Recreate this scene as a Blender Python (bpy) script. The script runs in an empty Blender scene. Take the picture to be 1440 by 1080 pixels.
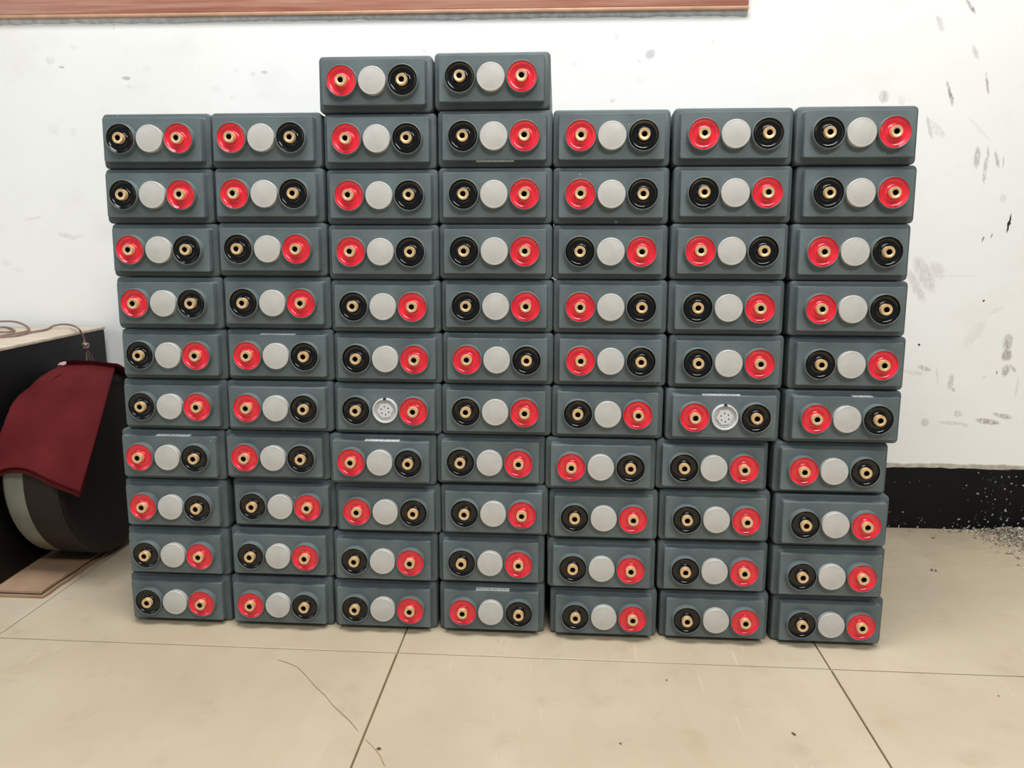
import bpy, bmesh, math, random
import numpy as np
from mathutils import Vector, Matrix
random.seed(7)
S = bpy.context.scene
COL = S.collection

# ------------------------------------------------------------------ camera
F = 1082.0                                   # focal length in pixels of a 1440 x 1080 frame
PITCH, YAW, ROLL = 0.18452, -0.06673, -0.00226
CAM = np.array([0.10012, -1.14587, 0.62012])
_cy, _sy, _cp, _sp = math.cos(YAW), math.sin(YAW), math.cos(PITCH), math.sin(PITCH)
_fwd = np.array([_sy*_cp, _cy*_cp, -_sp]); _rt = np.array([_cy, -_sy, 0.0]); _dn = np.cross(_fwd, _rt)
_r2 = math.cos(ROLL)*_rt + math.sin(ROLL)*_dn
_d2 = -math.sin(ROLL)*_rt + math.cos(ROLL)*_dn
cd = bpy.data.cameras.new('camera'); cam = bpy.data.objects.new('camera', cd); COL.objects.link(cam)
cd.sensor_width = 36.0; cd.lens = F/1440*36.0; cd.clip_start = 0.02
cam.matrix_world = Matrix(((_r2[0], -_d2[0], -_fwd[0], CAM[0]), (_r2[1], -_d2[1], -_fwd[1], CAM[1]),
                           (_r2[2], -_d2[2], -_fwd[2], CAM[2]), (0, 0, 0, 1)))
S.camera = cam
def hit(px, py, axis, val):
    """the point of a photo pixel on the plane axis = val"""
    d = (px-720)/F*_r2 + (py-540)/F*_d2 + _fwd
    return CAM + d*((val-CAM[axis])/d[axis])

# ------------------------------------------------------------------ light and exposure
S.view_settings.view_transform = 'Standard'; S.view_settings.look = 'None'
S.view_settings.gamma = 1.0; S.view_settings.use_curve_mapping = False
S.view_settings.exposure = 0.0
wd = bpy.data.worlds.new('room_light'); S.world = wd; wd.use_nodes = True
wd.node_tree.nodes['Background'].inputs[0].default_value = (0.88, 0.95, 1.0, 1)
wd.node_tree.nodes['Background'].inputs[1].default_value = 0.24
def area(name, loc, target, sx, sy, power, col):
    l = bpy.data.lights.new(name, 'AREA'); l.shape = 'RECTANGLE'; l.size = sx; l.size_y = sy
    l.energy = power; l.color = col
    o = bpy.data.objects.new(name, l); COL.objects.link(o); o.location = loc
    o.rotation_euler = (Vector(target)-Vector(loc)).to_track_quat('-Z', 'Y').to_euler()
    return o
area('ceiling_light', (0.0, -0.55, 2.6), (0.0, -0.48, 0), 1.7, 0.6, 60, (1.0, 0.99, 0.975))
area('ceiling_light', (1.0, -2.4, 2.6), (1.0, -2.2, 0), 1.6, 0.6, 60, (1.0, 0.98, 0.94))

area('window_daylight', (-2.5, -1.3, 1.5), (-0.6, 0.4, 0.5), 1.2, 1.3, 10, (0.80, 0.94, 1.0))

# ------------------------------------------------------------------ helpers
def lin(r, g, b):
    f = lambda c: (c/255/12.92) if c/255 <= 0.04045 else ((c/255+0.055)/1.055)**2.4
    return (f(r), f(g), f(b), 1)
def tag(o, label=None, cat=None, group=None, kind=None):
    if label: o['label'] = label
    if cat: o['category'] = cat
    if group: o['group'] = group
    if kind: o['kind'] = kind
    return o
def link(name, me, m=None, parent=None):
    o = bpy.data.objects.new(name, me); COL.objects.link(o)
    if m is not None and not me.materials: me.materials.append(m)
    if parent is not None: o.parent = parent
    return o
def mesh_from(bm, name, smooth=40):
    me = bpy.data.meshes.new(name); bm.normal_update(); bm.to_mesh(me); bm.free()
    if smooth:
        me.shade_smooth()
        me.set_sharp_from_angle(angle=math.radians(smooth))
    return me
def empty(name, loc):
    o = bpy.data.objects.new(name, None); COL.objects.link(o); o.location = loc; o.empty_display_size = 0.05
    return o
def rrect(w, h, r, n=3):
    """rounded rectangle centred on the origin, in x and z"""
    pts = []
    for cx, cz, a0 in ((w/2-r, h/2-r, 0), (-w/2+r, h/2-r, 90), (-w/2+r, -h/2+r, 180), (w/2-r, -h/2+r, 270)):
        for k in range(n+1):
            a = math.radians(a0+90*k/n); pts.append((cx+r*math.cos(a), cz+r*math.sin(a)))
    return pts
def loft(sections, cap0=True, cap1=True):
    """sections: list of lists of 3D points of equal count"""
    bm = bmesh.new(); rings = [[bm.verts.new(p) for p in s] for s in sections]; n = len(rings[0])
    for a, b in zip(rings, rings[1:]):
        for i in range(n): bm.faces.new((a[i], a[(i+1) % n], b[(i+1) % n], b[i]))
    if cap0: bm.faces.new(list(reversed(rings[0])))
    if cap1: bm.faces.new(rings[-1])
    bmesh.ops.recalc_face_normals(bm, faces=bm.faces)
    return bm
def lathe(prof, seg=28, close_start=False, close_end=True):
    """prof: (radius, height); turned about the -y axis (height towards the viewer)"""
    bm = bmesh.new(); rings = []
    for r, h in prof:
        if r < 1e-6: rings.append([bm.verts.new((0, -h, 0))])
        else: rings.append([bm.verts.new((r*math.cos(2*math.pi*i/seg), -h, r*math.sin(2*math.pi*i/seg))) for i in range(seg)])
    for a, b in zip(rings, rings[1:]):
        for i in range(seg):
            j = (i+1) % seg
            if len(a) == 1 and len(b) == 1: continue
            if len(b) == 1: bm.faces.new((a[i], a[j], b[0]))
            elif len(a) == 1: bm.faces.new((a[0], b[j], b[i]))
            else: bm.faces.new((a[i], a[j], b[j], b[i]))
    bmesh.ops.recalc_face_normals(bm, faces=bm.faces)
    return bm
def box(bm, x0, x1, y0, y1, z0, z1):
    v = [bm.verts.new((x, y, z)) for x in (x0, x1) for y in (y0, y1) for z in (z0, z1)]
    for f in ((0, 1, 3, 2), (4, 6, 7, 5), (0, 4, 5, 1), (2, 3, 7, 6), (0, 2, 6, 4), (1, 5, 7, 3)):
        bm.faces.new([v[i] for i in f])
    return v
def box_mesh(name, x0, x1, y0, y1, z0, z1, bev=0.0, seg=2):
    bm = bmesh.new(); box(bm, x0, x1, y0, y1, z0, z1)
    bmesh.ops.recalc_face_normals(bm, faces=bm.faces)
    if bev: bmesh.ops.bevel(bm, geom=bm.edges[:], offset=bev, segments=seg, affect='EDGES', profile=0.5)
    return mesh_from(bm, name)
def tube(pts, r, seg=6, sub=4):
    """smooth tube through pts (Catmull-Rom)"""
    P = [np.array(p, float) for p in pts]; P = [2*P[0]-P[1]] + P + [2*P[-1]-P[-2]]; C = []
    for i in range(1, len(P)-2):
        for k in range(sub):
            t = k/sub; a, b, c, d = P[i-1:i+3]
            C.append(0.5*((2*b)+(-a+c)*t+(2*a-5*b+4*c-d)*t*t+(-a+3*b-3*c+d)*t**3))
    C.append(P[-2]); secs = []
    for i, c in enumerate(C):
        t = C[min(i+1, len(C)-1)]-C[max(i-1, 0)]; t /= (np.linalg.norm(t)+1e-9)
        up = np.array([0, 0, 1.0]) if abs(t[2]) < 0.9 else np.array([0, 1.0, 0])
        u = np.cross(t, up); u /= np.linalg.norm(u); v = np.cross(u, t)
        secs.append([tuple(c+r*(math.cos(2*math.pi*k/seg)*u+math.sin(2*math.pi*k/seg)*v)) for k in range(seg)])
    return loft(secs)

# ------------------------------------------------------------------ materials
class NT:
    def __init__(s, name):
        s.m = bpy.data.materials.new(name); s.m.use_nodes = True; s.t = s.m.node_tree
        s.b = s.t.nodes['Principled BSDF']
    def n(s, typ, **kw):
        nd = s.t.nodes.new(typ)
        for k, v in kw.items():
            if k.startswith('i_'): 
                key = k[2:].replace('_', ' '); nd.inputs[key].default_value = v
            else: setattr(nd, k, v)
        return nd
    def l(s, a, b): s.t.links.new(a, b)
    def math(s, op, a, b=None, clamp=False):
        nd = s.n('ShaderNodeMath', operation=op, use_clamp=clamp)
        for i, v in enumerate((a, b)):
            if v is None: continue
            if isinstance(v, (int, float)): nd.inputs[i].default_value = v
            else: s.l(v, nd.inputs[i])
        return nd.outputs[0]
    def mix(s, fac, a, b, blend='MIX'):
        nd = s.n('ShaderNodeMix', data_type='RGBA', blend_type=blend)
        for sock, v in ((nd.inputs[0], fac), (nd.inputs[6], a), (nd.inputs[7], b)):
            if hasattr(v, 'is_output'): s.l(v, sock)
            else: sock.default_value = v
        return nd.outputs[2]
    def ramp(s, fac, stops):
        nd = s.n('ShaderNodeValToRGB'); e = nd.color_ramp.elements
        e[0].position, e[0].color = stops[0][0], stops[0][1]; e[1].position, e[1].color = stops[-1][0], stops[-1][1]
        for p, c in stops[1:-1]: q = e.new(p); q.color = c
        s.l(fac, nd.inputs[0]); return nd.outputs[0]
    def coord(s, out='Object', scale=(1, 1, 1), rot=(0, 0, 0), loc=(0, 0, 0)):
        tc = s.n('ShaderNodeTexCoord'); mp = s.n('ShaderNodeMapping')
        mp.inputs['Scale'].default_value = scale; mp.inputs['Rotation'].default_value = rot; mp.inputs['Location'].default_value = loc
        s.l(tc.outputs[out], mp.inputs[0]); return mp.outputs[0]
    def world(s, scale=(1, 1, 1)):
        g = s.n('ShaderNodeNewGeometry'); mp = s.n('ShaderNodeMapping'); mp.inputs['Scale'].default_value = scale
        s.l(g.outputs['Position'], mp.inputs[0]); return mp.outputs[0]
    def noise(s, vec, scale, detail=4, rough=0.55):
        nd = s.n('ShaderNodeTexNoise', i_Scale=scale, i_Detail=detail, i_Roughness=rough); s.l(vec, nd.inputs['Vector']); return nd.outputs['Fac']
    def bump(s, h, strength=0.2, dist=0.001):
        nd = s.n('ShaderNodeBump', i_Strength=strength, i_Distance=dist); s.l(h, nd.inputs['Height']); s.l(nd.outputs[0], s.b.inputs['Normal'])
    def set(s, **kw):
        for k, v in kw.items():
            sock = s.b.inputs[k.replace('_', ' ')]
            if hasattr(v, 'is_output'): s.l(v, sock)
            else: sock.default_value = v
        return s.m
BW = lambda v: (v, v, v, 1)

def mat_case(name, base):
    t = NT(name); v = t.world()
    a = t.noise(v, 22, 5); c = t.ramp(a, [(0.3, lin(*[x*0.92 for x in base])), (0.72, lin(*[min(255, x*1.10) for x in base]))])
    fine = t.noise(t.world((1, 1, 1)), 420, 2)
    c = t.mix(t.math('MULTIPLY', fine, 0.35), c, lin(*[x*0.72 for x in base]))
    sp = t.math('GREATER_THAN', t.noise(v, 95, 2), 0.765)
    c = t.mix(t.math('MULTIPLY', sp, 0.35), c, lin(190, 195, 195))
    t.bump(t.noise(t.world((1, 1, 2.5)), 300, 2), 0.15, 0.0006)
    return t.set(Base_Color=c, Roughness=0.48, Specular_IOR_Level=0.45)
M_case = mat_case('grey_case_plastic', (88, 99, 101))
M_lid = mat_case('grey_lid_plastic', (99, 111, 113))
def simple(name, col, rough=0.5, metal=0.0, spec=0.5, coat=0.0, var=0.0, vs=40):
    t = NT(name)
    if var:
        f = t.noise(t.world(), vs, 4)
        c = t.ramp(f, [(0.3, tuple(x*(1-var) for x in col[:3])+(1,)), (0.7, tuple(min(1, x*(1+var)) for x in col[:3])+(1,))])
    else: c = col
    return t.set(Base_Color=c, Roughness=rough, Metallic=metal, Specular_IOR_Level=spec, Coat_Weight=coat, Coat_Roughness=0.08)
M_red = simple('red_resin', lin(230, 40, 60), 0.2, 0, 0.5, 0.6, 0.08, 60)
M_black = simple('black_resin', lin(10, 11, 13), 0.12, 0, 0.45, 0.15)
M_brass = simple('brass', lin(232, 198, 150), 0.38, 0.5, 0.5, 0, 0.10, 130)
M_hole = simple('threaded_bore', lin(58, 40, 26), 0.6, 0.4)
M_cap = simple('pale_cap_plastic', lin(190, 188, 183), 0.34, 0, 0.5, 0, 0.06, 55)
M_vent = simple('pale_vent_plastic', lin(205, 206, 206), 0.4, 0, 0.45)
M_dark = simple('vent_pin_hole', lin(35, 35, 38), 0.8)
def mat_label():
    t = NT('printed_label'); v = t.coord('Object')
    g = t.noise(t.coord('Object', (620, 40, 40)), 1.0, 1, 0.4)
    sx = t.n('ShaderNodeSeparateXYZ'); t.l(v, sx.inputs[0])
    row = t.math('LESS_THAN', t.math('ABSOLUTE', sx.outputs[1]), 0.0026)
    ink = t.math('MULTIPLY', t.math('GREATER_THAN', g, 0.56), row)
    c = t.mix(ink, lin(244, 246, 246), lin(40, 42, 44))
    return t.set(Base_Color=c, Roughness=0.5)
M_label = mat_label()

# ------------------------------------------------------------------ the setting
YW = 0.5205                                           # the wall's surface
def wpt(px, py): p = hit(px, py, 1, YW); return p[0], p[2]
SCUFFS = [  # px, py, half length, half width, angle in degrees (clockwise from +x in the picture), darkness, kind of grey
 (1365, 9, 15, 3, 52, .75, 0), (1322, 33, 14, 5, 62, .30, 0), (1372, 74, 13, 4, 60, .32, 0), (1388, 117, 18, 2.2, 76, .55, 1),
 (1336, 131, 20, 3, 71, .75, 0), (1307, 180, 20, 3.0, 72, .34, 0), (1318, 182, 18, 7, 42, .20, 0), (1243, 136, 10, 8, 80, .42, 0), (1268, 142, 8, 6, 80, .15, 0),
 (1376, 180, 30, 2.5, 44, .12, 0), (1374, 222, 17, 5, 90, .48, 0), (1385, 240, 22, 3, 88, .42, 0), (1389, 218, 14, 1.8, 86, .5, 0), (1402, 224, 14, 3, 72, .48, 0), (1411, 228, 10, 1.8, 90, .4, 0),
 (1411, 279, 8, 5, 80, .2, 0), (1419, 314, 16, 2.0, 97, .95, 2), (1419, 315, 3.5, 3.2, 0, 1.0, 2), (1382, 336, 5, 1.4, 100, .7, 2), (1394, 331, 4, 1.2, 100, .6, 2),
 (1300, 386, 34, 12, 58, .26, 1), (1288, 402, 30, 8, 60, .26, 1), (1318, 380, 16, 10, 60, .18, 1), (1383, 423, 2, 2, 0, .9, 2), (1293, 485, 2, 2, 0, .9, 2),
 (1417, 482, 15, 8, 90, .55, 1), (1416, 499, 11, 8.5, 90, .6, 1), (1414, 521, 10, 6, 100, .55, 1), (1424, 518, 10, 3, 45, .4, 1), (1402, 524, 3, 1.2, 90, .7, 2),
 (1300, 518, 12, 4, 15, .42, 0), (1285, 524, 16, 4, 8, .2, 0), (1318, 528, 16, 1.6, 80, .2, 0), (1337, 537, 14, 5, 90, .35, 1), (1340, 548, 4, 2.5, 45, .5, 1),
 (1347, 582, 7, 5, 40, .32, 0), (1301, 594, 7, 7, 90, .35, 0), (1337, 595, 20, 3.5, 4, .26, 0), (1354, 597, 9, 3, 15, .3, 0), (1389, 593, 20, 5.0, 8, .60, 1), (1410, 585, 16, 4.5, 13, .52, 0), (1384, 530, 4, 4, 0, .15, 0),
 (1370, 470, 26, 10, -55, .10, 0), (1430, 545, 18, 2, 92, .2, 0), (1345, 388, 34, 2, 0, .10, 0), (1400, 437, 14, 4, -25, .12, 0),
 (70, 85, 7, 6, 0, .30, 0), (87, 95, 4, 1.8, 10, .6, 2), (103, 67, 7, 4, 0, .16, 0), (178, 110, 7, 3, 5, .6, 2), (181, 122, 4, 4, 0, .2, 0), (75, 182, 9, 9, 0, .16, 0), (103, 184, 6, 8, 0, .16, 0),
 (207, 97, 8, 7, 0, .12, 0), (331, 99, 6, 3, 0, .14, 0), (355, 104, 5, 3.5, 20, .3, 0), (372, 102, 5, 2.5, 0, .45, 2), (303, 126, 8, 6, 0, .12, 0), (327, 137, 6, 4, 0, .16, 0), (292, 146, 3, 3, 0, .15, 0),
 (48, 307, 17, 1.8, -10, .28, 0), (95, 332, 16, 4, 14, .35, 0), (108, 332, 12, 1.5, 4, .25, 0), (8, 371, 6, 5, 0, .14, 0), (25, 380, 12, 3, 12, .12, 0), (596, 71, 6, 2.2, 25, .35, 0),
 (866, 52, 5, 5, 80, .35, 0), (845, 61, 22, 5, 0, .10, 0), (914, 76, 7, 9, 60, .5, 2), (899, 86, 3, 2, 0, .35, 2), (808, 90, 8, 4, 0, .22, 0), (900, 112, 7, 9, 90, .14, 0), (861, 142, 4, 4, 0, .4, 0), (1003, 58, 3, 2.5, 0, .35, 0), (160, 34, 2.5, 9, 0, .3, 0), (880, 40, 18, 3, -10, .08, 0)]
def mat_wall():
    t = NT('dirty_white_wall'); g = t.n('ShaderNodeNewGeometry'); sx = t.n('ShaderNodeSeparateXYZ'); t.l(g.outputs['Position'], sx.inputs[0])
    v = t.world()
    def wob(seed, amt):
        nd = t.n('ShaderNodeTexNoise', noise_dimensions='4D', i_Scale=75.0, i_Detail=3.0); nd.inputs['W'].default_value = seed; t.l(v, nd.inputs['Vector'])
        return t.math('MULTIPLY', t.math('SUBTRACT', nd.outputs['Fac'], 0.5), amt)
    X = t.math('ADD', sx.outputs[0], wob(1.0, 0.008)); Z = t.math('ADD', sx.outputs[2], wob(5.0, 0.008))
    big = t.noise(v, 2.2, 4); c = t.ramp(big, [(0.3, lin(243, 243, 240)), (0.7, lin(249, 249, 247))])
    smear = t.ramp(t.noise(t.world((1, 1, 1.5)), 6, 5, 0.6), [(0.55, BW(0)), (0.8, BW(0.22))])
    c = t.mix(smear, c, lin(206, 200, 188))
    broken = t.noise(t.world((1, 1, 0.45)), 190, 5, 0.75)
    br = t.n('ShaderNodeMapRange'); t.l(broken, br.inputs[0]); br.inputs[1].default_value = 0.36; br.inputs[2].default_value = 0.56; br.inputs[3].default_value = 0.2
    tot = {0: None, 1: None, 2: None}
    for px, py, hl, hw, ang, dk, kd in SCUFFS:
        dk = dk*0.6 if px < 1100 else dk*1.1
        x, z = wpt(px, py); sc = (wpt(px+10, py)[0]-x)/10
        a = math.radians(ang); ca, sa = math.cos(a), math.sin(a)
        dx = t.math('SUBTRACT', X, float(x)); dz = t.math('SUBTRACT', Z, float(z))
        u = t.math('SUBTRACT', t.math('MULTIPLY', dx, ca/(hl*sc)), t.math('MULTIPLY', dz, sa/(hl*sc)))
        w = t.math('ADD', t.math('MULTIPLY', dx, sa/(hw*sc)), t.math('MULTIPLY', dz, ca/(hw*sc)))
        d = t.math('ADD', t.math('MULTIPLY', u, u), t.math('MULTIPLY', w, w))
        k = t.math('MULTIPLY', t.math('SUBTRACT', 1.0, d, True), dk*1.6)
        k = t.math('MINIMUM', k, dk)
        tot[kd] = k if tot[kd] is None else t.math('MAXIMUM', tot[kd], k)
    for kd, colr in ((0, lin(128, 124, 112)), (1, lin(132, 112, 98)), (2, lin(40, 38, 36))):
        f = t.math('MULTIPLY', tot[kd], br.outputs[0]) if kd < 2 else tot[kd]
        c = t.mix(f, c, colr)
    t.bump(t.noise(v, 18, 5), 0.25, 0.004)
    return t.set(Base_Color=c, Roughness=0.7, Specular_IOR_Level=0.25)
bm = bmesh.new(); box(bm, -2.6, 2.6, YW, YW+0.12, -0.02, 2.8); bmesh.ops.recalc_face_normals(bm, faces=bm.faces)
wall = tag(link('wall_back', mesh_from(bm, 'wall_back', 0), mat_wall()), kind='structure', label='scuffed white plaster wall behind the stack')

# black painted baseboard with an uneven upper edge
def mat_base():
    t = NT('black_paint'); v = t.world()
    c = t.ramp(t.noise(v, 9, 4), [(0.35, lin(9, 9, 10)), (0.75, lin(20, 21, 22))])
    n1 = t.noise(v, 150, 2, 0.5); low = t.noise(v, 6, 2)
    sx = t.n('ShaderNodeSeparateXYZ'); t.l(v, sx.inputs[0])
    foot = t.n('ShaderNodeMapRange'); t.l(sx.outputs[2], foot.inputs[0]); foot.inputs[1].default_value = 0.05; foot.inputs[2].default_value = 0.0; foot.inputs[3].default_value = 0.0; foot.inputs[4].default_value = 0.10
    thr = t.math('GREATER_THAN', t.math('ADD', t.math('ADD', n1, foot.outputs[0]), t.math('MULTIPLY', low, 0.30)), 0.885)
    c = t.mix(t.math('MULTIPLY', thr, 0.75), c, lin(190, 190, 184))
    t.bump(t.noise(v, 60, 4), 0.3, 0.002)
    return t.set(Base_Color=c, Roughness=0.5, Specular_IOR_Level=0.2)
bm = bmesh.new(); N = 520; rows = []
rs = random.Random(3); zz = 0.0
for i in range(N+1):
    x = -2.6+5.2*i/N; zz = zz*0.75+rs.uniform(-0.0012, 0.0012)
    zt = 0.138+zz
    rows.append([bm.verts.new(p) for p in ((x, YW+0.002, zt+0.001), (x, YW-0.004, zt-0.001), (x, YW-0.0055, zt-0.006), (x, YW-0.006, -0.002))])
for a, b in zip(rows, rows[1:]):
    for k in range(3): bm.faces.new((a[k], b[k], b[k+1], a[k+1]))
bmesh.ops.recalc_face_normals(bm, faces=bm.faces)
tag(link('baseboard_back', mesh_from(bm, 'baseboard'), mat_base()), kind='structure', label='black painted baseboard strip along the white wall')
# grey lip of old plaster above it
bm = bmesh.new(); rows = []; zz = 0
for i in range(N+1):
    x = -2.6+5.2*i/N; zz = zz*0.8+rs.uniform(-0.001, 0.001)
    rows.append([bm.verts.new(p) for p in ((x, YW+0.001, 0.1475+zz), (x, YW-0.0025, 0.1455+zz), (x, YW-0.003, 0.136))])
for a, b in zip(rows, rows[1:]):
    for k in range(2): bm.faces.new((a[k], b[k], b[k+1], a[k+1]))
tag(link('trim_1', mesh_from(bm, 'plaster_lip'), simple('dirty_plaster', lin(186, 178, 164), 0.8, var=0.25, vs=70)), kind='structure', label='dirty plaster lip above the black baseboard')

# wooden sill board high on the wall
def mat_wood():
    t = NT('brown_sill_wood'); v = t.coord('Object', (1.2, 14, 34))
    f = t.noise(v, 3.0, 6, 0.6)
    c = t.ramp(f, [(0.3, lin(160, 100, 82)), (0.5, lin(186, 128, 106)), (0.72, lin(206, 160, 138))])
    c = t.mix(t.math('MULTIPLY', t.noise(t.coord('Object', (3, 3, 60)), 4, 3), 0.3), c, lin(130, 84, 68))
    return t.set(Base_Color=c, Roughness=0.42)
M_wood = mat_wood()
sill = tag(empty('trim_2', (0.4555, YW, 1.0705)), kind='structure', label='brown wooden sill board with a lighter lower bead')
sill.rotation_euler = (0, math.radians(0.25), 0)
link('board', box_mesh('board', -2.2, 0, -0.010, 0.004, 0.0065, 0.075, 0.002), M_wood, sill)
link('bead', box_mesh('bead', -2.2, 0.001, -0.012, 0.004, -0.001, 0.0062, 0.0022), simple('bead_wood', lin(196, 152, 122), 0.42, var=0.15, vs=30), sill)
bm = bmesh.new(); rows = []; zz = 0
for i in range(301):
    x = -2.2+2.2*i/300; zz = zz*0.8+rs.uniform(-0.0011, 0.0011)
    rows.append([bm.verts.new(p) for p in ((x, -0.006, 0.001), (x, -0.005, -0.006+zz), (x, -0.002, -0.0095+zz), (x, 0.002, -0.011+zz))])
for a, b in zip(rows, rows[1:]):
    for k in range(3): bm.faces.new((a[k], b[k], b[k+1], a[k+1]))
link('mortar_bed', mesh_from(bm, 'mortar_bed'), simple('grey_mortar', lin(206, 204, 204), 0.85, var=0.22, vs=60), sill)

# floor: slab in joint colour, each tile a piece of its own
floor = tag(link('floor', box_mesh('floor_slab', -2.6, 2.6, -2.8, YW+0.1, -0.06, -0.004), simple('joint', lin(120, 100, 78), 0.9)), kind='structure', label='beige tiled floor with thin dark joints')
def mat_tile():
    t = NT('beige_floor_tile'); v = t.world()
    c = t.ramp(t.noise(v, 3.0, 5), [(0.3, lin(182, 167, 142)), (0.5, lin(190, 176, 151)), (0.7, lin(199, 186, 163))])
    streak = t.noise(t.world((2.2, 0.5, 1)), 9, 5, 0.6)
    c = t.mix(t.math('MULTIPLY', t.ramp(streak, [(0.5, BW(0)), (0.75, BW(1))]), 0.22), c, lin(190, 154, 126))
    dirt = t.math('MULTIPLY', t.ramp(t.noise(t.world((1, 1, 1)), 14, 6, 0.65), [(0.55, BW(0)), (0.75, BW(1))]), 0.25)
    c = t.mix(dirt, c, lin(140, 120, 94))
    # dust near the foot of the wall
    sx = t.n('ShaderNodeSeparateXYZ'); g = t.n('ShaderNodeNewGeometry'); t.l(g.outputs['Position'], sx.inputs[0])
    mr = t.n('ShaderNodeMapRange'); t.l(sx.outputs[1], mr.inputs[0]); mr.inputs[1].default_value = -0.05; mr.inputs[2].default_value = 0.5
    blot = t.ramp(t.noise(t.world((1, 1.6, 1)), 24, 4, 0.6), [(0.45, BW(0.25)), (0.68, BW(1))])
    c = t.mix(t.math('MULTIPLY', t.math('MULTIPLY', mr.outputs[0], blot), 0.26), c, lin(136, 116, 90))
    # fine scratches
    scr = t.noise(t.world((90, 7, 1)), 1.6, 2, 0.4); msk = t.noise(v, 3.5, 2)
    k = t.math('MULTIPLY', t.ramp(scr, [(0.66, BW(0)), (0.72, BW(1))]), t.ramp(msk, [(0.5, BW(0)), (0.62, BW(0.35))]))
    c = t.mix(k, c, lin(222, 212, 194))
    r = t.n('ShaderNodeMapRange'); t.l(t.noise(v, 7, 4), r.inputs[0]); r.inputs[3].default_value = 0.30; r.inputs[4].default_value = 0.5
    return t.set(Base_Color=c, Roughness=r.outputs[0], Specular_IOR_Level=0.4)
M_tile = mat_tile()
TS = 0.6465; TX0 = -0.7925; TY0 = -0.0785; GAP = 0.0012
tile_me = box_mesh('tile', -TS/2+GAP, TS/2-GAP, -TS/2+GAP, TS/2-GAP, -0.012, 0, 0.0008, 1)
short_d = YW-TY0
short_me = box_mesh('tile_cut', -TS/2+GAP, TS/2-GAP, GAP, short_d-GAP, -0.012, 0, 0.0008, 1)
for i in range(-2, 5):
    cx = TX0+TS*(i+0.5)
    o = link('tile', short_me, M_tile, floor); o.location = (cx, TY0, random.uniform(-.0003, 0))
    for j in range(4):
        o = link('tile', tile_me, M_tile, floor); o.location = (cx, TY0-TS*(j+0.5), random.uniform(-.0003, 0))
# hairline crack in a tile
def ribbon(pxs, w, z):
    bm = bmesh.new(); pr = None
    P = [hit(x, y, 2, 0) for x, y in pxs]
    for i, p in enumerate(P):
        d = P[min(i+1, len(P)-1)]-P[max(i-1, 0)]; n = np.array([-d[1], d[0]]); n /= np.linalg.norm(n)
        k = w*random.uniform(0.4, 1.3)
        cur = [bm.verts.new((p[0]+s*n[0]*k, p[1]+s*n[1]*k, z)) for s in (-1, 1)]
        if pr: bm.faces.new((pr[0], pr[1], cur[1], cur[0]))
        pr = cur
    return mesh_from(bm, 'crack', 0)
M_crack = simple('crack_dirt', lin(150, 112, 84), 0.9)
link('crack', ribbon([(390, 928), (404, 932), (418, 938), (430, 950), (444, 966), (458, 979), (468, 992), (480, 1003), (492, 1014), (503, 1028)], 0.0005, 0.0004), M_crack, floor)
link('crack', ribbon([(514, 1040), (524, 1050), (534, 1062), (541, 1078)], 0.0004, 0.0004), M_crack, floor)

# ------------------------------------------------------------------ battery cells
BW_, BH, BD = 0.1686, 0.08066, 0.33          # width, height, depth of one cell
DL = 0.00581                                  # each case is a slight wedge, so the rows lean back more and more
CAPS = [[None, None, (523, 113), (690, 107), None, None, None],
 [(210, 194), (365, 193), (529, 196), (694, 191), (861, 189), (1035, 188), (1211, 186)],
 [(213, 274), (371, 273), (533, 274), (694, 273), (860, 274), (1034, 271), (1211, 271)],
 [(222, 352), (376, 350), (536, 355), (694, 354), (859, 354), (1029, 353), (1203, 354)],
 [(231, 427), (383, 426), (538, 433), (696, 432), (858, 433), (1025, 434), (1199, 436)],
 [(236, 500), (389, 501), (542, 505), (698, 506), (856, 508), (1025, 511), (1198, 513)],
 [(238, 571), (389, 574), (542, 577), (696, 580), (853, 582), (1019, 588), (1191, 590)],
 [(236, 643), (385, 644), (534, 651), (688, 651), (844, 658), (1004, 658), (1174, 664)],
 [(240, 714), (393, 713), (541, 719), (693, 722), (849, 729), (1008, 731), (1174, 736)],
 [(243, 780), (391, 784), (537, 791), (689, 793), (846, 801), (1005, 806), (1169, 812)],
 [(246, 849), (391, 850), (538, 857), (690, 862), (849, 870), (1007, 875), (1169, 882)]]
LEFT = ['..RB...', 'BRRBRRB', 'BRRBRBB', 'RBRBBRR', 'RBBBRBR', 'BRBRRBB', 'BRBBBRR', 'RRRBRBR', 'RBRBBBB', 'BBBBBBB', 'BRBRBBB']
OPEN = {(6, 2), (6, 5)}
LABELS = {(10, 3): (0.002, 0.053, 1), (7, 0): (0.006, 0.055, 1), (7, 2): (0.002, 0.054, 1), (6, 5): (-0.005, 0.056, 1), (5, 1): (0.0, 0.054, 1),
          (6, 6): (0.024, 0.03, 1), (1, 3): (0.001, 0.055, -1), (9, 5): (-0.01, 0.05, -1)}
LN = 0.014                                    # the lid stands this far out of the case
def rr3(w, h, r, y, zc): return [(x, y, zc+z) for x, z in rrect(w, h, r)]
def case_mesh():
    s = []
    for y, iw, ih, r in ((0.0, .0030, .0030, .0050), (0.0008, .0012, .0012, .0060), (0.003, 0, 0, .0065), (0.030, 0, 0, .0065), (0.0304, .0011, .0011, .006), (0.033, .0011, .0011, .006), (0.0334, .0003, .0003, .006),
                         (0.18, .0012, .0003, .0055), (0.328, .0024, .0003, .005), (0.33, .0045, .0023, .004)):
        h = BH-y*DL
        s.append(rr3(BW_-2*iw, h-2*ih-0.0002, r, y, BH/2))
    return mesh_from(loft(s), 'case', 35)
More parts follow.
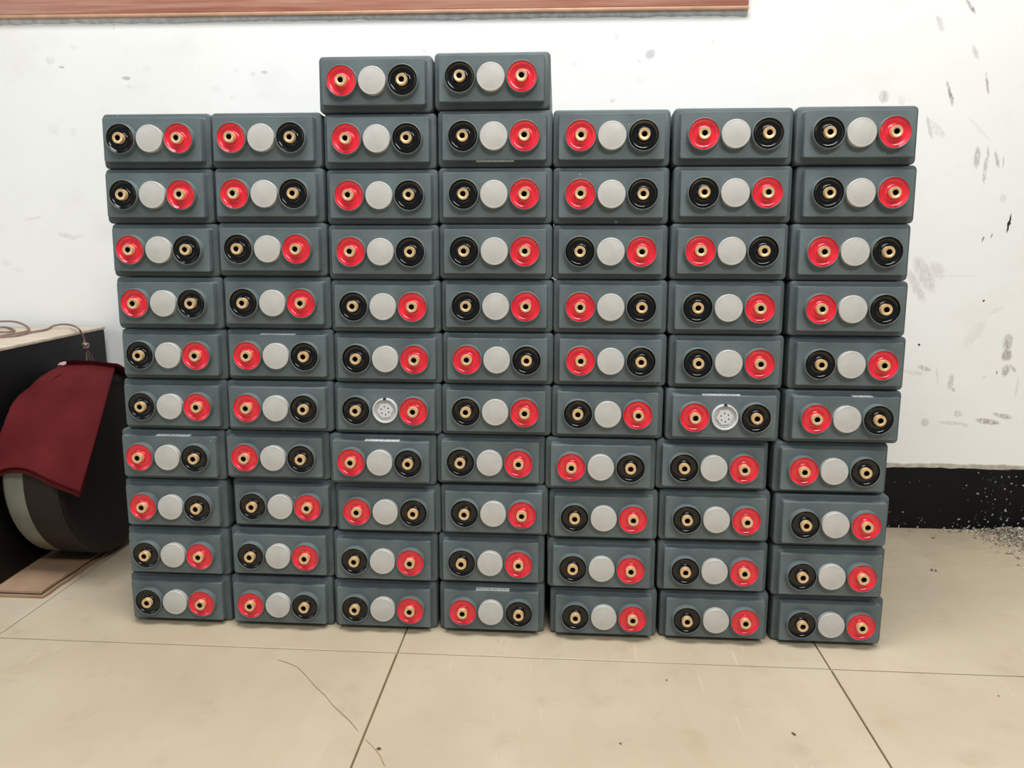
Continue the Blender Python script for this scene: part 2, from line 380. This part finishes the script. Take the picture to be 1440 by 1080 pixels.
def lid_mesh():
    s = []
    for n, w, h, r in ((-0.001, .1540, .0670, .0035), (0.0, .1540, .0670, .0035), (0.0006, .1528, .0658, .003), (LN-.0009, .1510, .0640, .0024), (LN-.0003, .1505, .0635, .0022), (LN, .1498, .0628, .0020)):
        s.append(rr3(w, h, r, -n, BH/2))
    return mesh_from(loft(s), 'lid', 35)
ME_case, ME_lid = case_mesh(), lid_mesh()
# turned parts; height 0 is the lid's face
ME_collar = mesh_from(lathe([(.0232, -.0004), (.0228, .0006), (.0226, .0082), (.0222, .0092), (.0216, .0095), (.0210, .0090), (.0208, .0078), (.0208, .001)], 36), 'collar')
ME_seal = mesh_from(lathe([(.0209, .0088), (.0204, .0076), (.0196, .0065), (.0184, .0055), (.0168, .0049), (.0150, .0047), (.0120, .0047), (.0100, .0052), (.0089, .0066), (.0083, .0082)], 36), 'seal', 60)
ME_post = mesh_from(lathe([(.0083, .002), (.0082, .0143), (.0078, .0149), (.0046, .0149), (.0041, .0145)], 28), 'post')
ME_bore = mesh_from(lathe([(.0041, .0146), (.0038, .0139), (.0040, .0130), (.0037, .0121), (.0040, .0112), (.0037, .0103), (.0039, .0082), (.0037, .0040), (0, .0036)], 20), 'bore')
ME_cap = mesh_from(lathe([(.0196, -.0004), (.0198, .0068), (.0201, .0080), (.0198, .0090), (.0190, .0094), (.0182, .0092), (.0172, .0093), (.0100, .0102), (0, .0105)], 36), 'cap', 60)
ME_ring = mesh_from(lathe([(.0192, -.0004), (.0194, .0060), (.0190, .0070), (.0182, .0073), (.0172, .0070), (.0168, .0060), (.0166, .0022), (0, .0020)], 36), 'ring')
hx = [(.0125*math.cos(math.radians(60*i+8)), .0125*math.sin(math.radians(60*i+8))) for i in range(6)]
ME_hex = mesh_from(loft([[(x, -.001, z) for x, z in hx], [(x, -.0052, z) for x, z in hx], [(x*.95, -.0058, z*.95) for x, z in hx]]), 'hexagon_plug', 20)
ME_pin = mesh_from(lathe([(.0011, .0052), (.0011, .00595), (0, .00595)], 10), 'pin_hole', 0)
ME_notch = box_mesh('notch', -.0022, .0022, -.0078, -.004, .0168, .0200, 0)
def label_mesh(w): return mesh_from(loft([[(-w/2, -.0045, 0), (w/2, -.0045, 0), (w/2, .0045, 0), (-w/2, .0045, 0)], [(-w/2, -.0045, .0004), (w/2, -.0045, .0004), (w/2, .0045, .0004), (-w/2, .0045, .0004)]]), 'label', 0)
for me, m in ((ME_case, M_case), (ME_lid, M_lid), (ME_collar, M_lid), (ME_post, M_brass), (ME_bore, M_hole), (ME_cap, M_cap), (ME_ring, M_vent), (ME_hex, M_vent), (ME_pin, M_dark), (ME_notch, M_dark)):
    me.materials.append(m)
ME_seal_r = ME_seal; ME_seal_b = ME_seal.copy(); ME_seal_r.materials.append(M_red); ME_seal_b.materials.append(M_black)

ORD = ['', 'first', 'second', 'third', 'fourth', 'fifth', 'sixth', 'seventh', 'eighth', 'ninth', 'tenth', 'eleventh']
def face(k):                                   # bottom edge of row k's front and its lean
    y = z = 0.0
    for n in range(k):
        a = DL*(n+.5); y += BH*math.sin(a); z += BH*math.cos(a)
    return y, z, DL*(k+.5)
XV = {}
for i in range(11):
    for j in range(7):
        if not CAPS[i][j]: continue
        y, z, a = face(10-i); nrm = np.array([0, -math.cos(a), math.sin(a)]); up = np.array([0, math.sin(a), math.cos(a)])
        P0 = np.array([0, y, z])+up*BH/2+nrm*(LN+.008)
        d = (CAPS[i][j][0]-720)/F*_r2+(CAPS[i][j][1]-540)/F*_d2+_fwd
        X = CAM+d*(((P0-CAM)@nrm)/(d@nrm)); XV[i, j] = [X[0], float((X-P0)@up)]
    js = [j for j in range(7) if (i, j) in XV]
    for _ in range(60):                        # neighbours in a row never overlap
        for p, q in zip(js, js[1:]):
            gap = XV[i, q][0]-XV[i, p][0]-(BW_+0.0004)
            if gap < 0: XV[i, p][0] += gap/2; XV[i, q][0] -= gap/2
rj = random.Random(11)
OUT = {(7, 2): .006, (7, 0): .003, (8, 6): .004, (7, 4): .003, (6, 1): .003, (1, 6): .004, (6, 5): .003, (8, 1): -.004, (9, 6): .003}
for j in range(7):
    rowsj = [i for i in range(10, -1, -1) if (i, j) in XV]
    s = [BH*(10-i)+BH/2+XV[i, j][1]*0.85 for i in rowsj]
    b = [0.0]+[(p+q)/2 for p, q in zip(s, s[1:])]; b.append(b[-1]+BH)
    for n, i in enumerate(rowsj):
        k = 10-i; y, z, a = face(k); h = b[n+1]-b[n]; off = b[n]-BH*k
        rx = -a
        up = np.array([0, math.sin(a), math.cos(a)]); nrm = np.array([0, -math.cos(a), math.sin(a)])
        out = OUT.get((i, j), 0)+rj.uniform(-.0015, .0015)
        p = np.array([XV[i, j][0], y, z])+up*off+nrm*out
        r_left = LEFT[i][j] == 'R'
        root = empty('battery_cell', tuple(p)); root.rotation_euler = (rx, 0, 0)
        colw = ORD[j+1]+' column from the red cloth' if j < 4 else ORD[7-j]+' column from the bare baseboard'
        pos = ORD[k+1]+' from floor'
        first = 'grey battery with open vent' if (i, j) in OPEN else ('grey battery, red terminal left' if r_left else 'grey battery, black terminal left')
        tag(root, '%s, %s, %s' % (first, pos, colw), 'battery', 'grey battery cells in the stack')
        sc = h/BH
        for nm, me in (('case', ME_case), ('lid', ME_lid)):
            o = link(nm, me, None, root); o.scale = (1, 1, sc)
        yc, zc = -LN, h/2
        for sgn in (-1, 1):
            red = (sgn < 0) == r_left
            c = link('terminal_collar', ME_collar, None, root); c.location = (sgn*.0445, yc, zc)
            c['label'] = 'red terminal' if red else 'black terminal'
            link('resin_seal', ME_seal_r if red else ME_seal_b, None, c)
            q = link('brass_post', ME_post, None, c)
            q.location = (rj.uniform(-.0004, .0004), rj.uniform(-.0006, .0006), rj.uniform(-.0004, .0004))
            q2 = link('threaded_bore', ME_bore, None, c); q2.location = q.location
        if (i, j) in OPEN:
            v = link('vent_ring', ME_ring, None, root); v.location = (0, yc, zc); v['label'] = 'open vent with its cap missing'
            link('hexagon_plug', ME_hex, None, v); link('notch', ME_notch, None, v)
            for q in range(6):
                o = link('pin_hole', ME_pin, None, v); aa = math.radians(60*q+38); o.location = (.0062*math.cos(aa), 0, .0062*math.sin(aa))
        else:
            v = link('vent_cap', ME_cap, None, root); v.location = (0, yc, zc); v.rotation_euler = (0, rj.uniform(0, 6.2), 0)
        if (i, j) in LABELS:
            lx, lw, side = LABELS[i, j]
            o = link('printed_label', label_mesh(lw), M_label, root)
            o.location = (lx, -LN*.5, h/2+side*.0650/2*sc); o.rotation_euler = (side*0.078, 0, 0)
            if side < 0: o.rotation_euler = (math.pi-0.078, 0, 0)
            o['label'] = 'narrow white printed label'

# ------------------------------------------------------------------ things beside the stack
CBX = -0.806
def mat_card():
    t = NT('cardboard'); c = t.ramp(t.noise(t.world((1, 1, 1)), 12, 4), [(0.3, lin(150, 122, 98)), (0.7, lin(176, 146, 120))])
    return t.set(Base_Color=c, Roughness=0.85, Specular_IOR_Level=0.2)
M_card = mat_card(); M_edge = simple('cardboard_edge', lin(70, 54, 42), 0.9, var=0.3, vs=120)
card = tag(empty('cardboard_sheet', (-1.05, 0.25, 0)), 'brown folded cardboard lying on the floor under the dark drum', 'cardboard')
def sheet(x0, x1, y0, y1, z0, z1, wave):
    bm = bmesh.new(); n = 24; rows = []
    for i in range(n+1):
        y = y0+(y1-y0)*i/n
        xe = x1+random.uniform(-.0012, .0012)
        rows.append([bm.verts.new(p) for p in ((x0, y, z0), (xe, y, z0), (xe, y, z1+wave*math.sin(i*.55)), (x0, y, z1))])
    for a, b in zip(rows, rows[1:]):
        for k in range(4): bm.faces.new((a[k], a[(k+1) % 4], b[(k+1) % 4], b[k]))
    bm.faces.new(list(reversed(rows[0]))); bm.faces.new(rows[-1]); bmesh.ops.recalc_face_normals(bm, faces=bm.faces)
    return mesh_from(bm, 'sheet', 30)
L = (-1.05, 0.25, 0)
o = link('lower_layer', sheet(-.42, CBX-L[0]+.002, .055-L[1], .50-L[1], .0003, .0042, .0003), M_card, card)
o = link('upper_layer', sheet(-.42, CBX-L[0]-.004, .060-L[1], .497-L[1], .0068, .0105, .0005), M_card, card)
o = link('corrugation', sheet(-.42, CBX-L[0]-.004, .060-L[1], .497-L[1], .0042, .0068, 0), M_edge, card)
o = link('fold_crease', box_mesh('fold', -.42, CBX-L[0]-.005, .196-L[1], .1985-L[1], .0104, .0113, .0003), simple('crease', lin(140, 100, 80), .9), card)

# low black cabinet with a pale wooden top
cab = tag(empty('low_cabinet', (-1.13, 0.26, 0.0116)), 'low black cabinet with a pale wooden top against the white wall', 'cabinet')
cab.rotation_euler = (0, 0, math.radians(3.2))
M_cabk = simple('black_lacquer', lin(11, 11, 12), 0.5, spec=.2, var=0.2, vs=10)
link('body', box_mesh('body', -.235, .2190, -.235, .232, 0, .4115, .003), M_cabk, cab)
def mat_top():
    t = NT('pale_top'); c = t.ramp(t.noise(t.coord('Object', (2, 18, 4)), 4, 5), [(0.3, lin(176, 160, 142)), (0.7, lin(204, 190, 172))])
    return t.set(Base_Color=c, Roughness=0.6)
link('top', box_mesh('top', -.236, .2205, -.236, .233, .4112, .4175, .0015), mat_top(), cab)

# dark drum lying along the wall between the cabinet and the stack
DX, DY, DR, DZ = -0.846, 0.268, 0.176, 0.0110
drum = tag(empty('round_drum', (DX, DY, DZ)), 'dark drum with a pale end band lying on cardboard under red cloth', 'drum')
def turn_x(prof, seg=64):
    bm = bmesh.new(); rings = []
    for r, x in prof:
        rings.append([bm.verts.new((x, r*math.cos(2*math.pi*i/seg), DR+r*math.sin(2*math.pi*i/seg))) for i in range(seg)] if r > 1e-6 else [bm.verts.new((x, 0, DR))])
    for a, b in zip(rings, rings[1:]):
        for i in range(seg):
            j = (i+1) % seg
            if len(a) == 1: bm.faces.new((a[0], b[i], b[j]))
            elif len(b) == 1: bm.faces.new((a[i], b[0], a[j]))
            else: bm.faces.new((a[i], b[i], b[j], a[j]))
    bmesh.ops.recalc_face_normals(bm, faces=bm.faces); return mesh_from(bm, 'turned', 35)
M_face = simple('dark_drum_skin', lin(48, 42, 40), 0.6, spec=.25, var=0.15, vs=8)
M_rim = simple('pale_drum_band', lin(124, 126, 113), 0.55, var=0.2, vs=14)
link('barrel', turn_x([(.168, 0), (.1745, 0), (.176, .0015), (.176, .056), (.172, .061), (.160, .062)]), M_face, drum)
link('end_band', turn_x([(.172, .001), (.1738, -.002), (.1735, -.036), (.169, -.042), (.160, -.043)]), M_rim, drum)
link('end_cap', turn_x([(.161, -.0425), (.150, -.038), (0, -.038)]), M_face, drum)
link('end_cap', turn_x([(.161, .0618), (.150, .058), (0, .058)]), M_face, drum)

# dark red cloth draped over the drum
def mat_cloth():
    t = NT('dark_red_cloth'); v = t.world()
    c = t.ramp(t.noise(v, 14, 5), [(0.3, lin(86, 30, 33)), (0.7, lin(102, 37, 40))])
    t.bump(t.noise(t.world((1, 1, 3)), 240, 3), 0.5, 0.001)
    return t.set(Base_Color=c, Roughness=0.95, Specular_IOR_Level=0.05)
fold = [(-52, 668), (-26, 636), (2, 597), (26, 556), (54, 515), (88, 508), (128, 508), (164, 512)]
hem = [(-66, 700), (-40, 676), (2, 661), (26, 658), (46, 663), (70, 675), (92, 684), (113, 692)]
def on_drum(px, py, r):
    """where a pixel's ray meets a cylinder of radius r about the drum's axis (or passes it closest)"""
    d = (px-720)/F*_r2+(py-540)/F*_d2+_fwd
    o = CAM-np.array([0, DY, DZ+DR]); A = d[1]**2+d[2]**2; B = o[1]*d[1]+o[2]*d[2]; C = o[1]**2+o[2]**2-r*r
    q = B*B-A*C; t_ = (-B-math.sqrt(q))/A if q > 0 else -B/A
    p_ = CAM+d*t_
    yz = p_[1:]-np.array([DY, DZ+DR]); yz = yz/np.linalg.norm(yz)*max(r, np.linalg.norm(yz)) if q <= 0 else yz
    return np.array([max(p_[0], -.889), DY+yz[0], DZ+DR+yz[1]])
def cloth_rows(dr, dpy):
    R_ = []
    for t_, rr in ((0.0, .181), (.05, .181), (.14, .181), (.28, .1815), (.46, .183), (.64, .186), (.80, .190), (.92, .194), (1.0, .197)):
        R_.append([on_drum(a_[0]*(1-t_)+b_[0]*t_, a_[1]*(1-t_)+(b_[1]+dpy)*t_, rr-dr*min(1, t_*2)+.002*t_*math.sin(n_*2.1)) for n_, (a_, b_) in enumerate(zip(fold, hem))])
    top = []
    for p_ in R_[0]:                            # over the crest and a little way down behind
        an = math.atan2(p_[2]-DZ-DR, p_[1]-DY)
        top.append((p_[0], an))
    back = [[np.array([x+.012*k_, DY+.181*math.cos(an-k_*.16), DZ+DR+.181*math.sin(an-k_*.16)]) for x, an in top] for k_ in (3, 2, 1)]
    return back+R_
def interp(g, nu, nv):
    def cr(P, t):
        n = len(P)-1; s = min(int(t*n), n-1); f = t*n-s
        a, b, c, d = P[max(s-1, 0)], P[s], P[s+1], P[min(s+2, n)]
        return 0.5*((2*b)+(-a+c)*f+(2*a-5*b+4*c-d)*f*f+(-a+3*b-3*c+d)*f**3)
    R_ = [[cr(r, u/nu) for u in range(nu+1)] for r in g]
    return [[cr([r[u] for r in R_], v/nv) for u in range(nu+1)] for v in range(nv+1)]
def cloth_mesh(rp, skip):
    g_ = rp[skip:]
    G = interp(g_, 35, 36); bm = bmesh.new()
    V = [[bm.verts.new(tuple(p+np.array([math.sin(c*.9+r*.3)*.0006, 0, 0]))) for c, p in enumerate(row)] for r, row in enumerate(G)]
    for r in range(36):
        for c in range(35): bm.faces.new((V[r][c], V[r][c+1], V[r+1][c+1], V[r+1][c]))
    bmesh.ops.recalc_face_normals(bm, faces=bm.faces)
    return mesh_from(bm, 'red_cloth', 60)
M_cloth = mat_cloth()
cloth = empty('red_cloth', (-.84, .268, .36))
tag(cloth, 'dark red cloth draped over the dark drum beside the cabinet', 'cloth')
for nm, rp, sk in (('outer_layer', cloth_rows(0, 0), 0), ('under_layer', cloth_rows(.007, 7), 7)):
    o = link(nm, cloth_mesh(rp, sk), M_cloth, cloth); o.matrix_parent_inverse = Matrix.Translation((.84, -.268, -.36))
    md = o.modifiers.new('thick', 'SOLIDIFY'); md.thickness = 0.0035; md.offset = 0
# scrap of white paper on the cloth's fold
p = on_drum(84, 512, .184)
bm = bmesh.new(); pts = [(-.009, -.003), (-.004, .002), (.004, .005), (.009, .004), (.007, -.002), (0, -.005)]
bmv = [[(x*0.2, x, z*.8) for x, z in pts], [(x*0.2+.0008, x, z*.8) for x, z in pts]]
bm.free()
sc_ = link('paper_scrap', mesh_from(loft(bmv), 'scrap', 0), simple('white_paper', lin(240, 228, 226), .7)); sc_.location = tuple(p+np.array([.0, -.004, .002])); sc_.rotation_euler = (0, 0, math.radians(-75))
tag(sc_, 'small white paper scrap on the red cloth fold', 'paper scrap')

# string lying on the cabinet and hanging over its side
ZT = 0.0116+.4175
def on_top(px, py, lift=.003):
    q = hit(px, py, 2, ZT+lift)
    if q[1] > .47 or q[1] < -.2: q = hit(px, py, 1, .46)
    return tuple(q)
def hang(px, py, x=-.896): return tuple(hit(px, py, 0, x))
M_str = simple('brown_string', lin(140, 116, 108), 0.9, var=0.25, vs=200)
rope = tag(empty('string', on_top(40, 468)), 'brown string coiled on the cabinet top with its knotted end hanging', 'string')
RL = np.array(rope.location)
def strand(name, pts, r):
    link(name, mesh_from(tube([np.array(p)-RL for p in pts], r), name, 60), M_str, rope)
strand('cord', [on_top(-30, 476), on_top(0, 474), on_top(22, 472), on_top(44, 467), on_top(62, 464), on_top(70, 461), on_top(76, 458, .006), on_top(88, 456, .01), on_top(100, 457, .008), hang(109, 461, -.905), hang(114, 467), hang(118, 476), hang(119, 485)], .0022)
strand('loop', [on_top(-20, 455), on_top(0, 452), on_top(18, 452), on_top(30, 455), on_top(39, 460), on_top(41, 464), on_top(33, 467), on_top(14, 470), on_top(-12, 474)], .0022)
strand('loop', [on_top(-10, 461), on_top(6, 460), on_top(16, 462), on_top(20, 465), on_top(8, 467), on_top(-10, 466)], .0022)
kn = hang(119, 487)
link('knot', mesh_from(tube([np.array(kn)-RL+np.array(d) for d in ((-.001, -.006, .004), (.003, .003, .005), (.004, .006, -.001), (.002, -.004, -.004), (.004, -.002, .003), (.001, .005, .0))], .003), 'knot', 60), M_str, rope)
for ex in (122, 127, 132): strand('frayed_end', [hang(120, 489), hang(121+(ex-121)*.5, 498), hang(ex, 509)], .0012)

# ------------------------------------------------------------------ sweepings by the baseboard and single crumbs
bm = bmesh.new(); rc = random.Random(5)
def chip(c, s, flat=.35):
    ax = [rc.uniform(.4, 1.3)*s, rc.uniform(.3, .8)*s, flat*s]
    Rm = Matrix.Rotation(rc.uniform(0, 6.3), 3, 'Z') @ Matrix.Rotation(rc.uniform(-.6, .6), 3, 'X')
    vs = [bm.verts.new(Vector(c)+Rm @ Vector((ax[0]*a, ax[1]*b, ax[2]*d))) for a, b, d in ((1, 0, 0), (-.6, .7, 0), (-.8, -.6, .1), (0, .1, .9), (.1, 0, -.7))]
    for f in ((0, 1, 3), (1, 2, 3), (2, 0, 3), (1, 0, 4), (2, 1, 4), (0, 2, 4)): bm.faces.new([vs[k] for k in f])
for _ in range(3400):
    px = 1440-abs(rc.gauss(0, 42))+rc.uniform(0, 120); py = 743+abs(rc.gauss(0, 12))*min(1.5, max(.15, (px-1330)/75))
    q = hit(px, py, 2, 0)
    if q[1] > YW-.008: q[1] = YW-.008-abs(rc.gauss(0, .01))
    dens = max(0, 1-abs(py-752)/22)*min(1, max(0, (px-1360)/50))
    chip((q[0], q[1], .0012+rc.random()*.012*dens), rc.uniform(.0016, .0058))
for _ in range(60):
    q = hit(rc.uniform(1255, 1400), 742+abs(rc.gauss(0, 5)), 2, 0); q[1] = min(q[1], YW-.008); chip((q[0], q[1], .001), rc.uniform(.001, .0022))
bmesh.ops.recalc_face_normals(bm, faces=bm.faces)
def mat_chips():
    t = NT('sweepings'); f = t.noise(t.world(), 190, 1)
    c = t.ramp(f, [(0.35, lin(96, 84, 68)), (0.48, lin(140, 126, 104)), (0.57, lin(196, 188, 174)), (0.7, lin(232, 228, 220))])
    return t.set(Base_Color=c, Roughness=0.8)
tag(link('sweepings', mesh_from(bm, 'sweepings', 0), mat_chips()), 'grey and white swept debris chips along the black baseboard', 'debris', kind='stuff')
M_crumb = simple('dark_crumb', lin(110, 86, 66), 0.9, var=.3, vs=200)
CR = [((533, 1055), .0052, 'brown crumb lying by the floor joint near the tile crack'), ((1313, 803), .0065, 'dark elongated crumb on the dusty floor below the bare baseboard'),
      ((1117, 1033), .0038, 'small dark crumb on the open tile in front of the battery stack'), ((873, 1046), .0026, 'tiny reddish crumb on the tile in front of the battery stack'),
      ((938, 957), .0022, 'tiny grey crumb just in front of the floor joint before the stack'), ((1404, 979), .002, 'tiny speck on the open tile out in front of the swept debris'),
      ((1312, 757), .004, 'brown crumb on the dusty floor close under the baseboard')]
for (px, py), s, lab in CR:
    bm = bmesh.new()
    for _ in range(3): chip((rc.uniform(-.5, .5)*s, rc.uniform(-.4, .4)*s, .3*s), s*.8, .45)
    bmesh.ops.recalc_face_normals(bm, faces=bm.faces)
    o = link('crumb', mesh_from(bm, 'crumb', 0), M_crumb); o.location = tuple(hit(px, py, 2, 0)); tag(o, lab, 'crumb', 'crumbs on the floor')
